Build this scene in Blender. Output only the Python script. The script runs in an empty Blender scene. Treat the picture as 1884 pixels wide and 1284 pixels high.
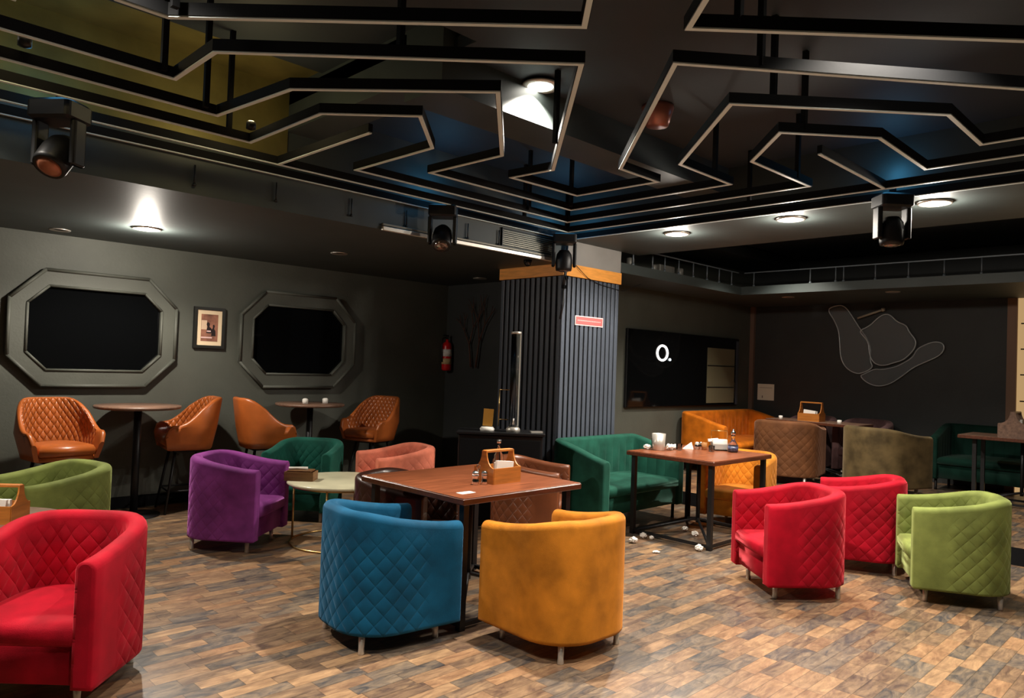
import bpy, bmesh, math, random
from mathutils import Vector, Matrix
random.seed(7)
C = bpy.context.scene.collection
sc = bpy.context.scene
PI = math.pi

# ---------------------------------------------------------------- camera
YAW, PITCH, ROLL, F = 0.790702634, 0.0220023681, -0.035367732, 1348.45
fw = Vector((math.cos(YAW)*math.cos(PITCH), math.sin(YAW)*math.cos(PITCH), math.sin(PITCH)))
rt = Vector((math.sin(YAW), -math.cos(YAW), 0))
up = rt.cross(fw)
r2 = rt*math.cos(ROLL) - up*math.sin(ROLL)
u2 = up*math.cos(ROLL) + rt*math.sin(ROLL)
cd = bpy.data.cameras.new('camera'); cam = bpy.data.objects.new('camera', cd); C.objects.link(cam)
cam.matrix_world = Matrix(((r2.x, u2.x, -fw.x, 0), (r2.y, u2.y, -fw.y, 0), (r2.z, u2.z, -fw.z, 1.6), (0, 0, 0, 1)))
cd.sensor_width = 36; cd.lens = 36*F/1884; cd.clip_start = .05
sc.camera = cam

# ---------------------------------------------------------------- world, exposure
w = bpy.data.worlds.new('world'); sc.world = w; w.use_nodes = True
w.node_tree.nodes['Background'].inputs[0].default_value = (.35, .6, .8, 1)
w.node_tree.nodes['Background'].inputs[1].default_value = .004
sc.view_settings.view_transform = 'Standard'; sc.view_settings.look = 'None'
sc.view_settings.exposure = 0.0; sc.view_settings.gamma = 1; sc.view_settings.use_curve_mapping = False
try:
    sc.cycles.use_denoising = True
    sc.cycles.max_bounces = 8
    sc.cycles.sample_clamp_indirect = 3
except Exception: pass

# unseen ceiling lamps, added to light the room: (x, y, z, watt)
KEY = [(0.9, 0.7, 3.35, 150, 'unseen ceiling downlight straight above the camera side of the floor'), (3.35, 1.0, 3.35, 430, 'unseen ceiling downlight above the gap between camera and the yellow chair'),
       (0.6, 2.9, 3.35, 280, 'unseen ceiling downlight above the red chair in the left foreground'), (4.3, -0.3, 3.35, 180, 'unseen ceiling downlight beyond the right edge of the picture'),
       (0.1, 4.7, 3.35, 380, 'unseen ceiling downlight beyond the left edge near the round wood table'),
       (9.0, 4.3, 3.37, 330, 'added unseen downlight behind the right soffit that brightens the orange sofa corner')]  # last one is added to brighten the orange sofa corner
# fixtures seen in the picture: (x, y, z, watt)
SEEN = [(2.232, 6.92, 2.70, 190), (6.17, 3.99, 2.95, 260), (6.125, 2.82, 2.95, 260), (6.16, 1.71, 2.95, 240), (3.37, 3.23, 3.40, 620)]

def srgb(r, g, b):
    f = lambda c: (c/255/12.92) if c/255 <= .04045 else ((c/255+.055)/1.055)**2.4
    return (f(r), f(g), f(b), 1)

# ---------------------------------------------------------------- helpers
def tag(o, label=None, cat=None, group=None, kind=None):
    if label: o['label'] = label
    if cat: o['category'] = cat
    if group: o['group'] = group
    if kind: o['kind'] = kind
    return o
def thing(name, label, cat, loc=(0, 0, 0), rz=0, group=None):
    o = bpy.data.objects.new(name, None); C.objects.link(o)
    o.location = loc; o.rotation_euler = (0, 0, rz); o.empty_display_size = .1
    return tag(o, label, cat, group)
class MB:
    def __init__(s): s.v = []; s.f = []; s.sm = []; s.uv = {}; s.mk = {}
    def add(s, vs, fs, smooth=False):
        b = len(s.v); s.v += [tuple(v) for v in vs]
        for f in fs: s.f.append([b+i for i in f]); s.sm.append(smooth)
        return b
    def box(s, x0, x1, y0, y1, z0, z1, M=None):
        vs = [Vector((x, y, z)) for x in (x0, x1) for y in (y0, y1) for z in (z0, z1)]
        if M is not None: vs = [M @ v for v in vs]
        s.add(vs, [(0, 1, 3, 2), (4, 6, 7, 5), (0, 4, 5, 1), (2, 3, 7, 6), (0, 2, 6, 4), (1, 5, 7, 3)]); return s
    def cbox(s, c, d, rz=0):
        M = Matrix.Translation(c) @ Matrix.Rotation(rz, 4, 'Z')
        return s.box(-d[0]/2, d[0]/2, -d[1]/2, d[1]/2, -d[2]/2, d[2]/2, M)
    def rbox(s, x0, x1, y0, y1, z0, z1, r=.01, M=None, n=3):     # box with rounded vertical edges and chamfered rims
        pts = []
        for (cx, cy, a0) in ((x1-r, y1-r, 0), (x0+r, y1-r, PI/2), (x0+r, y0+r, PI), (x1-r, y0+r, 1.5*PI)):
            for k in range(n+1):
                a = a0+PI/2*k/n; pts.append((cx+r*math.cos(a), cy+r*math.sin(a)))
        c = min(r, (z1-z0)*.3)*.6; mx, my = (x0+x1)/2, (y0+y1)/2
        def ins(p, e): 
            return (p[0]-e*(1 if p[0] > mx else -1), p[1]-e*(1 if p[1] > my else -1))
        rings = [([ins(p, c) for p in pts], z0), (pts, z0+c), (pts, z1-c), ([ins(p, c) for p in pts], z1)]
        vs = [Vector((p[0], p[1], z)) for ps, z in rings for p in ps]
        if M is not None: vs = [M @ v for v in vs]
        k = len(pts); fs = [list(range(k))[::-1], list(range(3*k, 4*k))]
        for j in range(3):
            for i in range(k): fs.append((j*k+i, j*k+(i+1) % k, (j+1)*k+(i+1) % k, (j+1)*k+i))
        s.add(vs, fs); return s
    def prism(s, pts, z0, z1, M=None):
        n = len(pts); vs = [Vector((p[0], p[1], z0)) for p in pts]+[Vector((p[0], p[1], z1)) for p in pts]
        if M is not None: vs = [M @ v for v in vs]
        s.add(vs, [list(range(n))[::-1], list(range(n, 2*n))]+[(i, (i+1) % n, n+(i+1) % n, n+i) for i in range(n)]); return s
    def lathe(s, prof, c=(0, 0, 0), n=24, M=None, smooth=True):
        vs = []; fs = []
        for r, z in prof:
            for k in range(n):
                a = 2*PI*k/n; vs.append(Vector((c[0]+r*math.cos(a), c[1]+r*math.sin(a), c[2]+z)))
        for j in range(len(prof)-1):
            for k in range(n): fs.append((j*n+k, j*n+(k+1) % n, (j+1)*n+(k+1) % n, (j+1)*n+k))
        if M is not None: vs = [M @ v for v in vs]
        b = s.add(vs, fs, smooth)
        for j, rev in ((0, True), (len(prof)-1, False)):
            if prof[j][0] > 1e-5:
                q = [b+j*n+k for k in range(n)]; s.f.append(q[::-1] if rev else q); s.sm.append(False)
        return s
    def cyl(s, p0, p1, r0, r1=None, n=12, smooth=True):
        r1 = r0 if r1 is None else r1; p0 = Vector(p0); p1 = Vector(p1); d = (p1-p0)
        M = Matrix.Translation(p0) @ d.to_track_quat('Z', 'Y').to_matrix().to_4x4()
        return s.lathe([(r0, 0), (r1, d.length)], n=n, M=M, smooth=smooth)
    def tube(s, pts, r, n=8, closed=False):
        pts = [Vector(p) for p in pts]; m = len(pts); vs = []
        for i, p in enumerate(pts):
            a = pts[(i-1) % m] if (closed or i > 0) else p; b = pts[(i+1) % m] if (closed or i < m-1) else p
            t = (b-a).normalized(); q = t.to_track_quat('Z', 'Y')
            for k in range(n): vs.append(p+q @ Vector((r*math.cos(2*PI*k/n), r*math.sin(2*PI*k/n), 0)))
        fs = []
        for i in range(m if closed else m-1):
            A = i*n; B = ((i+1) % m)*n
            # align closest
            off = min(range(n), key=lambda o: (vs[A]-vs[B+o]).length)
            for k in range(n): fs.append((A+k, A+(k+1) % n, B+(k+1+off) % n, B+(k+off) % n))
        b = s.add(vs, fs, True)
        if not closed:
            s.f.append([b+k for k in range(n)][::-1]); s.sm.append(False); s.f.append([b+(m-1)*n+k for k in range(n)]); s.sm.append(False)
        return s
    def build(s, name, mat, parent=None):
        me = bpy.data.meshes.new(name); me.from_pydata(s.v, [], s.f); me.polygons.foreach_set('use_smooth', s.sm)
        if s.uv:
            uv = me.uv_layers.new(name='UVMap'); mk = me.uv_layers.new(name='mask')
            for p in me.polygons:
                for li in p.loop_indices:
                    vi = me.loops[li].vertex_index
                    uv.data[li].uv = s.uv.get(vi, (0, 0)); mk.data[li].uv = (s.mk.get(vi, 0), 0)
        me.validate(); me.materials.append(mat)
        o = bpy.data.objects.new(name, me); C.objects.link(o)
        if parent: o.parent = parent
        return o
def struct(o): o['kind'] = 'structure'; return o
def copy_tree(o, parent=None):
    c = o.copy(); C.objects.link(c)
    if parent: c.parent = parent
    for ch in list(o.children): copy_tree(ch, c)
    return c

# ---------------------------------------------------------------- materials
def mat(name, col, rough=.5, metal=0, **kw):
    m = bpy.data.materials.new(name); m.use_nodes = True; b = m.node_tree.nodes['Principled BSDF']
    b.inputs['Base Color'].default_value = col; b.inputs['Roughness'].default_value = rough; b.inputs['Metallic'].default_value = metal
    for k, v in kw.items(): b.inputs[k.replace('_', ' ')].default_value = v
    return m
def N(m, t, **kw):
    n = m.node_tree.nodes.new(t)
    for k, v in kw.items(): setattr(n, k, v)
    return n
def noisy(m, col, scale=8, amt=.25, detail=4, bump=0, bscale=200, stretch=None):
    nt = m.node_tree; b = nt.nodes['Principled BSDF']; tc = N(m, 'ShaderNodeTexCoord'); src = tc.outputs['Object']
    if stretch:
        mp = N(m, 'ShaderNodeMapping'); mp.inputs['Scale'].default_value = stretch; nt.links.new(src, mp.inputs[0]); src = mp.outputs[0]
    nz = N(m, 'ShaderNodeTexNoise'); nz.inputs['Scale'].default_value = scale; nz.inputs['Detail'].default_value = detail
    nt.links.new(src, nz.inputs['Vector'])
    cr = N(m, 'ShaderNodeValToRGB'); cr.color_ramp.elements[0].position = .3; cr.color_ramp.elements[1].position = .7
    cr.color_ramp.elements[0].color = tuple(c*(1-amt) for c in col[:3])+(1,); cr.color_ramp.elements[1].color = tuple(min(1, c*(1+amt)) for c in col[:3])+(1,)
    nt.links.new(nz.outputs[0], cr.inputs[0]); nt.links.new(cr.outputs[0], b.inputs['Base Color'])
    if bump:
        n2 = N(m, 'ShaderNodeTexNoise'); n2.inputs['Scale'].default_value = bscale; n2.inputs['Detail'].default_value = 3; nt.links.new(src, n2.inputs['Vector'])
        bp = N(m, 'ShaderNodeBump'); bp.inputs['Strength'].default_value = bump; bp.inputs['Distance'].default_value = .004
        nt.links.new(n2.outputs[0], bp.inputs['Height']); nt.links.new(bp.outputs[0], b.inputs['Normal'])
    return m
def quilt(m, pu=.075, pv=.095, depth=.008, pleat=False):
    """sewn diamonds (or vertical channels) where the mask UV is 1"""
    nt = m.node_tree; b = nt.nodes['Principled BSDF']; L = nt.links.new
    uv = N(m, 'ShaderNodeUVMap', uv_map='UVMap'); mk = N(m, 'ShaderNodeUVMap', uv_map='mask')
    s1 = N(m, 'ShaderNodeSeparateXYZ'); s2 = N(m, 'ShaderNodeSeparateXYZ'); L(uv.outputs[0], s1.inputs[0]); L(mk.outputs[0], s2.inputs[0])
    def M(op, a, c=None, cl=False):
        n = N(m, 'ShaderNodeMath', operation=op); n.use_clamp = cl
        for i, q in enumerate((a, c)):
            if q is None: continue
            if isinstance(q, (int, float)): n.inputs[i].default_value = q
            else: L(q, n.inputs[i])
        return n.outputs[0]
    u = M('DIVIDE', s1.outputs[0], pu); v = M('DIVIDE', s1.outputs[1], pv)
    def tri(x):   # 0 on seam, 1 mid
        return M('ABSOLUTE', M('SINE', M('MULTIPLY', x, PI)))
    if pleat: h = M('POWER', tri(u), .5)
    else:
        h = M('POWER', M('MULTIPLY', tri(M('MULTIPLY', M('ADD', u, v), .5)), tri(M('MULTIPLY', M('SUBTRACT', u, v), .5))), .42)
    h = M('MULTIPLY', h, s2.outputs[0])
    bp = N(m, 'ShaderNodeBump'); bp.inputs['Strength'].default_value = 1; bp.inputs['Distance'].default_value = depth; L(h, bp.inputs['Height'])
    # chain after an existing bump
    if b.inputs['Normal'].links: L(b.inputs['Normal'].links[0].from_socket, bp.inputs['Normal'])
    L(bp.outputs[0], b.inputs['Normal']); return m
def velvet(name, rgb, rough=.75, sheen=1.0, q=True, amt=.28, pleat=False, sw=1.0):
    col = srgb(*rgb); m = mat(name, col, rough); noisy(m, col, 7, amt, 5, .3, 320)
    b = m.node_tree.nodes['Principled BSDF']; b.inputs['Sheen Weight'].default_value = sheen; b.inputs['Sheen Roughness'].default_value = .35
    b.inputs['Sheen Tint'].default_value = tuple(min(1, c*1.6+.08) for c in col[:3])+(1,)
    b.inputs['Specular IOR Level'].default_value = .15
    if q: quilt(m, .050*sw if not pleat else .12, .054*sw, .007 if not pleat else .006, pleat)
    return m
def leather(name, rgb, pu=.045, pv=.055, depth=.010, rough=.36):
    col = srgb(*rgb); m = mat(name, col, rough); noisy(m, col, 5, .2, 5, .15, 150)
    m.node_tree.nodes['Principled BSDF'].inputs['Coat Weight'].default_value = .15
    quilt(m, pu, pv, depth); return m
def wood(name, rgb, rough=.35, stretch=(1.2, 14, 14), amt=.35):
    col = srgb(*rgb); m = mat(name, col, rough); noisy(m, col, 3, amt, 6, .05, 60, stretch); return m

MV = {k: velvet(k+'_velvet', c) for k, c in dict(red=(160, 6, 30), blue=(10, 74, 106), yellow=(186, 116, 32), purple=(124, 54, 124),
      light_green=(114, 124, 64), teal=(20, 76, 64), pink=(206, 116, 92), mauve=(104, 78, 78)).items()}
MV['olive'] = velvet('olive_velvet', (88, 74, 48), amt=.45); MV['brown'] = velvet('brown_velvet', (106, 68, 42), amt=.3)
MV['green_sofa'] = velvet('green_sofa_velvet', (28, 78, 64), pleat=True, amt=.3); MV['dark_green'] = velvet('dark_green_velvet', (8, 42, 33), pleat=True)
MV['orange'] = velvet('orange_velvet', (206, 112, 22), pleat=True)
MV['dark_leather'] = leather('dark_brown_leather', (58, 30, 20)); MV['brown_leather'] = leather('brown_leather', (112, 62, 36))
M_TAN = leather('tan_leather', (168, 88, 38), .034, .044, .012, .33)
M_STEEL = mat('brushed_steel', srgb(206, 200, 190), .36, .65); M_CHROME = mat('chrome', srgb(225, 220, 215), .12, 1)
M_BLACK = mat('black_metal', srgb(22, 22, 24), .45, .3); M_BLACKG = mat('gloss_black', srgb(10, 11, 13), .12)
M_TABLE = wood('table_wood', (122, 68, 42), .3); M_EDGE = wood('table_edge_wood', (84, 44, 26), .35); M_GREYWOOD = wood('grey_brown_wood', (120, 92, 76), .4)
M_CADDY = wood('caddy_wood', (176, 108, 44), .4, (2, 2, 16), .25); M_CADDYD = wood('dark_caddy_wood', (122, 86, 52), .45, (2, 2, 16), .3)
M_PAPER = mat('white_paper', srgb(236, 232, 224), .8)
M_BRASS = mat('brass', srgb(190, 160, 105), .3, 1)
M_MARBLE = noisy(mat('cream_marble', srgb(214, 208, 176), .25), srgb(214, 208, 176), 4, .12, 8)
M_GLASS = mat('clear_glass', (1, 1, 1, 1), .03, 0, Transmission_Weight=1.0, IOR=1.4)
M_ORANGEW = noisy(mat('orange_ply', srgb(240, 164, 76), .5), srgb(240, 164, 76), 6, .15, 5, stretch=(1, 1, 8))
M_RED = mat('red_paint', srgb(210, 24, 26), .3); M_TWIG = mat('twig', srgb(84, 54, 42), .8)

def emis(name, col, s):
    m = bpy.data.materials.new(name); m.use_nodes = True; nt = m.node_tree; nt.nodes.remove(nt.nodes['Principled BSDF'])
    e = nt.nodes.new('ShaderNodeEmission'); e.inputs[0].default_value = col; e.inputs[1].default_value = s
    nt.links.new(e.outputs[0], nt.nodes['Material Output'].inputs[0]); return m
M_LAMP = emis('lamp_glow', (1, .93, .82, 1), 28)

def wallmat(name, rgb, rough=.62, bump=.35, amt=.12):
    col = srgb(*rgb); m = mat(name, col, rough); noisy(m, col, 2.5, amt, 8, bump, 45); return m
M_WALL = wallmat('charcoal_wall', (80, 82, 74)); M_WALLD = wallmat('dark_wall', (50, 52, 51)); M_CEIL = wallmat('black_ceiling', (34, 43, 49), .7, .1)
M_SOFF = wallmat('soffit_paint', (58, 66, 65), .55, .1); M_GREY = wallmat('grey_block', (140, 138, 134), .7, .1)
M_BLK = wallmat('matt_black', (15, 16, 18), .75, .1); M_BLK.node_tree.nodes['Principled BSDF'].inputs['Specular IOR Level'].default_value = .15
M_SLAT = wallmat('slat_paint', (72, 79, 90), .42, .05); M_SLATG = mat('slat_gap', srgb(14, 15, 17), .7)

def floor_mat():
    m = mat('plank_floor', (.2, .15, .1, 1), .34); nt = m.node_tree; b = nt.nodes['Principled BSDF']; L = nt.links.new
    tc = N(m, 'ShaderNodeTexCoord'); sp = N(m, 'ShaderNodeSeparateXYZ'); L(tc.outputs['Object'], sp.inputs[0])
    def M(op, a, c=None):
        n = N(m, 'ShaderNodeMath', operation=op)
        for i, q in enumerate((a, c)):
            if q is None: continue
            if isinstance(q, (int, float)): n.inputs[i].default_value = q
            else: L(q, n.inputs[i])
        return n.outputs[0]
    W, LN = .088, .27
    row = M('DIVIDE', sp.outputs[1], W); ri = M('FLOOR', row); rf = M('FRACT', row)
    w1 = N(m, 'ShaderNodeTexWhiteNoise', noise_dimensions='1D'); L(ri, w1.inputs['W'])
    colx = M('ADD', M('DIVIDE', sp.outputs[0], LN), M('MULTIPLY', w1.outputs[0], 3.7)); ci = M('FLOOR', colx); cf = M('FRACT', colx)
    cb = N(m, 'ShaderNodeCombineXYZ'); L(ri, cb.inputs[0]); L(ci, cb.inputs[1])
    w2 = N(m, 'ShaderNodeTexWhiteNoise', noise_dimensions='2D'); L(cb.outputs[0], w2.inputs['Vector'])
    cr = N(m, 'ShaderNodeValToRGB'); cr.color_ramp.interpolation = 'CONSTANT'; els = cr.color_ramp.elements
    cols = [(0, (86, 82, 80)), (.13, (116, 84, 60)), (.27, (152, 112, 78)), (.4, (104, 94, 86)), (.5, (172, 124, 82)), (.62, (72, 68, 68)), (.74, (134, 104, 78)), (.84, (182, 140, 98)), (.93, (100, 72, 54))]
    els[0].position = 0; els[0].color = srgb(*cols[0][1]); els[1].position = cols[1][0]; els[1].color = srgb(*cols[1][1])
    for p, c in cols[2:]:
        e = els.new(p); e.color = srgb(*c)
    L(w2.outputs[0], cr.inputs[0])
    mp = N(m, 'ShaderNodeMapping'); mp.inputs['Scale'].default_value = (5, 28, 1); L(tc.outputs['Object'], mp.inputs[0])
    ad = N(m, 'ShaderNodeVectorMath', operation='ADD'); L(mp.outputs[0], ad.inputs[0]); L(w2.outputs['Color'], ad.inputs[1])
    nz = N(m, 'ShaderNodeTexNoise'); nz.inputs['Scale'].default_value = 1.4; nz.inputs['Detail'].default_value = 8; nz.inputs['Roughness'].default_value = .7; L(ad.outputs[0], nz.inputs['Vector'])
    r2_ = N(m, 'ShaderNodeValToRGB'); r2_.color_ramp.elements[0].position = .3; r2_.color_ramp.elements[1].position = .72
    r2_.color_ramp.elements[0].color = (.42, .42, .44, 1); r2_.color_ramp.elements[1].color = (1.0, .98, .95, 1); L(nz.outputs[0], r2_.inputs[0])
    mx = N(m, 'ShaderNodeMix', data_type='RGBA', blend_type='MULTIPLY'); mx.inputs[0].default_value = .8
    nb = N(m, 'ShaderNodeTexNoise'); nb.inputs['Scale'].default_value = 9; nb.inputs['Detail'].default_value = 6; nb.inputs['Roughness'].default_value = .65; nb.inputs['Distortion'].default_value = 1.2; L(ad.outputs[0], nb.inputs['Vector'])
    mp2 = N(m, 'ShaderNodeMapping'); mp2.inputs['Scale'].default_value = (.12, .06, 1); L(ad.outputs[0], mp2.inputs[0]); L(mp2.outputs[0], nb.inputs['Vector'])
    cb2 = N(m, 'ShaderNodeValToRGB'); cb2.color_ramp.elements[0].position = .36; cb2.color_ramp.elements[1].position = .66; cb2.color_ramp.elements[0].color = srgb(66, 68, 74); cb2.color_ramp.elements[1].color = srgb(206, 176, 138)
    L(nb.outputs[0], cb2.inputs[0]); mb_ = N(m, 'ShaderNodeMix', data_type='RGBA'); mb_.inputs[0].default_value = .4; L(cr.outputs[0], mb_.inputs[6]); L(cb2.outputs[0], mb_.inputs[7])
    L(mb_.outputs[2], mx.inputs[6]); L(r2_.outputs[0], mx.inputs[7])
    e1 = M('MINIMUM', M('MULTIPLY', M('MINIMUM', rf, M('SUBTRACT', 1, rf)), W), M('MULTIPLY', M('MINIMUM', cf, M('SUBTRACT', 1, cf)), LN))
    seam = N(m, 'ShaderNodeMapRange'); seam.inputs[1].default_value = .0008; seam.inputs[2].default_value = .0028; seam.inputs[3].default_value = .45; seam.inputs[4].default_value = 1; L(e1, seam.inputs[0])
    m2 = N(m, 'ShaderNodeMix', data_type='RGBA', blend_type='MULTIPLY'); m2.inputs[0].default_value = 1; L(mx.outputs[2], m2.inputs[6]); L(seam.outputs[0], m2.inputs[7])
    L(m2.outputs[2], b.inputs['Base Color'])
    bp = N(m, 'ShaderNodeBump'); bp.inputs['Strength'].default_value = .35; bp.inputs['Distance'].default_value = .003; L(nz.outputs[0], bp.inputs['Height']); L(bp.outputs[0], b.inputs['Normal'])
    rr = N(m, 'ShaderNodeMapRange'); rr.inputs[3].default_value = .24; rr.inputs[4].default_value = .46; L(nz.outputs[0], rr.inputs[0]); L(rr.outputs[0], b.inputs['Roughness'])
    return m
M_FLOOR = floor_mat()

# ---------------------------------------------------------------- room shell
X0, X1, Y0, Y1 = -2.6, 11.66, -2.6, 8.1
PX, PZ = 7.75, .15           # raised platform
struct(MB().box(X0, X1, Y0, Y1, -.1, 0).build('floor', M_FLOOR))
struct(MB().box(PX, X1, Y0, 6.0, 0.001, PZ).build('trim_1', M_FLOOR))
struct(MB().box(PX-.012, PX, Y0, 6.0, 0, PZ+.004).build('trim_2', M_BLK))
struct(MB().box(X0, 6.69, Y1, Y1+.15, 0, 3.8).build('wall_left', M_WALL))
struct(MB().box(6.69, 6.84, 6.0, Y1+.15, 0, 3.8).build('wall_alcove', M_WALLD))
struct(MB().box(6.82, X1, 6.0, 6.15, 0, 3.8).build('wall_screen', M_WALL))
struct(MB().box(X1, X1+.15, Y0, 6.15, 0, 3.8).build('wall_back', M_WALLD))
struct(MB().box(X0, X1+.15, Y0-.15, Y0, 0, 3.8).build('wall_right', M_WALLD))
struct(MB().box(X0-.15, X0, Y0-.15, Y1+.15, 0, 3.8).build('wall_rear', M_WALLD))
struct(MB().box(X0, X1+.15, Y0-.15, Y1+.15, 3.8, 3.9).build('ceiling', M_CEIL))
# soffits and dropped ceilings
struct(MB().box(X0, 5.82, 5.15, Y1, 2.70, 3.75).build('ceiling_left_soffit', M_SOFF))
struct(MB().box(5.82, 6.69, 6.12, Y1, 2.70, 3.75).build('ceiling_alcove', M_SOFF))
struct(MB().box(5.90, 7.15, Y0, 5.15, 2.955, 3.75).build('ceiling_right_soffit', M_SOFF))
struct(MB().box(7.15, X1, Y0, 5.15, 3.45, 3.7).build('ceiling_raised', M_CEIL))
struct(MB().box(6.82, 9.7, 5.2, 6.0, 2.73, 2.80).box(9.7, X1, Y0, 6.0, 2.73, 2.80).build('ceiling_low_shelf', M_SOFF))
struct(MB().box(6.82, 9.66, 5.14, 5.2, 2.715, 2.83).box(9.64, 9.7, Y0, 5.2, 2.715, 2.83).build('trim_3', M_SOFF))
struct(MB().box(7.15, X1, 5.2, 6.0, 3.3, 3.45).build('ceiling_strip', M_CEIL))
# main ceiling above the frames, in two levels with a recess
struct(MB().box(X0, 2.7, Y0, 3.1, 3.42, 3.5).box(2.7, 5.9, Y0, 3.3, 3.42, 3.5).build('ceiling_main', M_CEIL))
struct(MB().box(2.62, 5.9, 3.3, 3.66, 3.18, 3.8).box(2.62, 2.9, 3.66, 5.15, 3.3, 3.8).build('ceiling_beam', M_SOFF))
M_GOLD = noisy(mat('gold_ceiling_panel', srgb(124, 116, 66), .5, .5), srgb(124, 116, 66), 3, .3, 6)
struct(MB().box(X0, 2.62, 4.66, 5.15, 3.64, 3.7).build('ceiling_gold', M_GOLD))
struct(MB().box(X0, 2.62, 3.1, 4.66, 3.62, 3.72).build('ceiling_void', M_CEIL))
struct(MB().box(X0, 2.62, 5.13, 5.15, 3.06, 3.64).build('trim_6', M_GOLD))
struct(MB().box(2.62, 5.9, 3.66, 5.15, 3.5, 3.6).build('ceiling_far', M_CEIL))
struct(MB().box(X0, 6.69, Y1-.025, Y1, 0, .12).build('baseboard_left', M_BLK))
# slatted column at the corner
cx0, cx1, cy0, cy1 = 5.82, 6.82, 5.15, 6.12
col = thing('slatted_column', 'square column clad in dark grey vertical slats with an orange wood band', 'column', (5.82, 5.15, 0))
m = MB().box(0.02, 1.0, 0.02, .97, 0, 2.58).build('core', M_SLATG, col)
for k in range(13):
    x = .004+k*1.0/13; MB().rbox(x, x+.052, 0, .022, 0, 2.57, .008).build('slat', M_SLAT, col)
for k in range(12):
    y = .02+k*.95/12; MB().rbox(0, .022, y, y+.052, 0, 2.57, .008).build('slat', M_SLAT, col)
MB().box(-.008, 1.008, -.008, .03, 2.575, 2.705).build('front_band', M_ORANGEW, col)
MB().box(-.008, .03, .03, .97, 2.575, 2.705).build('side_band', M_ORANGEW, col)
MB().box(.06, 1.0, 0.0, .97, 2.705, 3.0).build('upper_block', M_GREY, col)
col['kind'] = 'structure'

# ---------------------------------------------------------------- downlights (fixtures and their light)
def downlight(x, y, z, watt, label, size=2.0, blend=.6, fix=True, r=.105):
    t = thing('ceiling_downlight', label, 'ceiling light', (x, y, z), 0, 'recessed ceiling downlights')
    MB().lathe([(r*.75, -.004), (r*.80, -.012), (r*1.12, -.012), (r*1.15, 0), (r*1.15, .002)], n=32).build('rim', M_STEEL, t)
    MB().lathe([(0.0005, -.013), (r*.7, -.013), (r*.78, -.008), (r*.78, -.001)], n=32).build('lens', M_LAMP, t)
    for kind, e in ((('SPOT', watt), ('POINT', watt*(.34 if z < 2.8 else .13))) if size > 2.8 else (('SPOT', watt),)):
        ld = bpy.data.lights.new('downlight_lamp', kind); ld.energy = e; ld.color = (1, .91, .79); ld.shadow_soft_size = .045
        if kind == 'SPOT': ld.spot_size = min(size, 2.65); ld.spot_blend = blend
        lo = bpy.data.objects.new('downlight_lamp', ld); C.objects.link(lo); lo.parent = t; lo.location = (0, 0, -.03 if kind == 'SPOT' else -.07)
    return t
names = ['glowing round downlight in the low soffit above the left octagonal mirror', 'glowing downlight in the right soffit closest to the slatted column',
         'glowing downlight in the middle of the row of three in the right soffit', 'glowing downlight beside the hanging moving head at the right end of the soffit row',
         'glowing downlight high in the ceiling seen inside the zigzag frame, top centre']
for (x, y, z, p), nm in zip(SEEN, names): downlight(x, y, z, p, nm, 2.85 if z < 3 else 2.2, .5)
for (x, y, z, p, nm) in KEY: downlight(x, y, z+.06, p, nm, 2.0, .7)

def glow(x, y, z, e, col, r=.05, name='added_fill_lamp', label=None):
    t = thing(name, label, 'lamp', (x, y, z)); MB().lathe([(.001, -.03), (.03, -.02), (.03, .02), (.02, .03)], n=12).build('lamp_body', M_BLACK, t)
    ld = bpy.data.lights.new(name, 'POINT'); ld.energy = e; ld.color = col; ld.shadow_soft_size = r; lo = bpy.data.objects.new(name, ld); C.objects.link(lo); lo.parent = t; lo.location = (0, 0, .09); return t
glow(2.04, 4.49, 3.06, 5, (1, .8, .4), label='small added warm lamp hidden above the frames to brighten the gold ceiling panel')  # both warm lamps are added to brighten the gold ceiling
glow(.75, 4.14, 3.06, 4, (1, .8, .4), label='small added warm lamp above the frames to brighten the gold ceiling at the left edge')
# ---------------------------------------------------------------- meander frames under the ceiling
M_STRIP = mat('led_diffuser', srgb(214, 230, 230), .5)
ZF = 2.95
def strip(parent, pts, z, hgt, wd, name, m):
    mb = MB(); n = len(pts)
    off = []
    for i, p in enumerate(pts):
        p = Vector(p+(0,)) if len(p) == 2 else Vector(p)
        a = (Vector(pts[i]+(0,))-Vector(pts[i-1]+(0,))).normalized() if i > 0 else None
        b = (Vector(pts[i+1]+(0,))-Vector(pts[i]+(0,))).normalized() if i < n-1 else None
        if a is None: a = b
        if b is None: b = a
        na = Vector((-a.y, a.x, 0)); nb = Vector((-b.y, b.x, 0)); m_ = (na+nb).normalized(); k = 1/max(.4, m_.dot(na))
        off.append(m_*k*wd/2)
    vs = []
    for i, p in enumerate(pts):
        q = Vector((p[0], p[1], 0))
        for s_, zz in ((1, z), (-1, z), (-1, z+hgt), (1, z+hgt)): vs.append(q+off[i]*s_+Vector((0, 0, zz)))
    fs = [(3, 2, 1, 0), tuple((n-1)*4+k for k in range(4))]
    for i in range(n-1):
        for k in range(4): fs.append((i*4+k, i*4+(k+1) % 4, (i+1)*4+(k+1) % 4, (i+1)*4+k))
    mb.add(vs, fs); return mb.build(name, m, parent)
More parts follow.
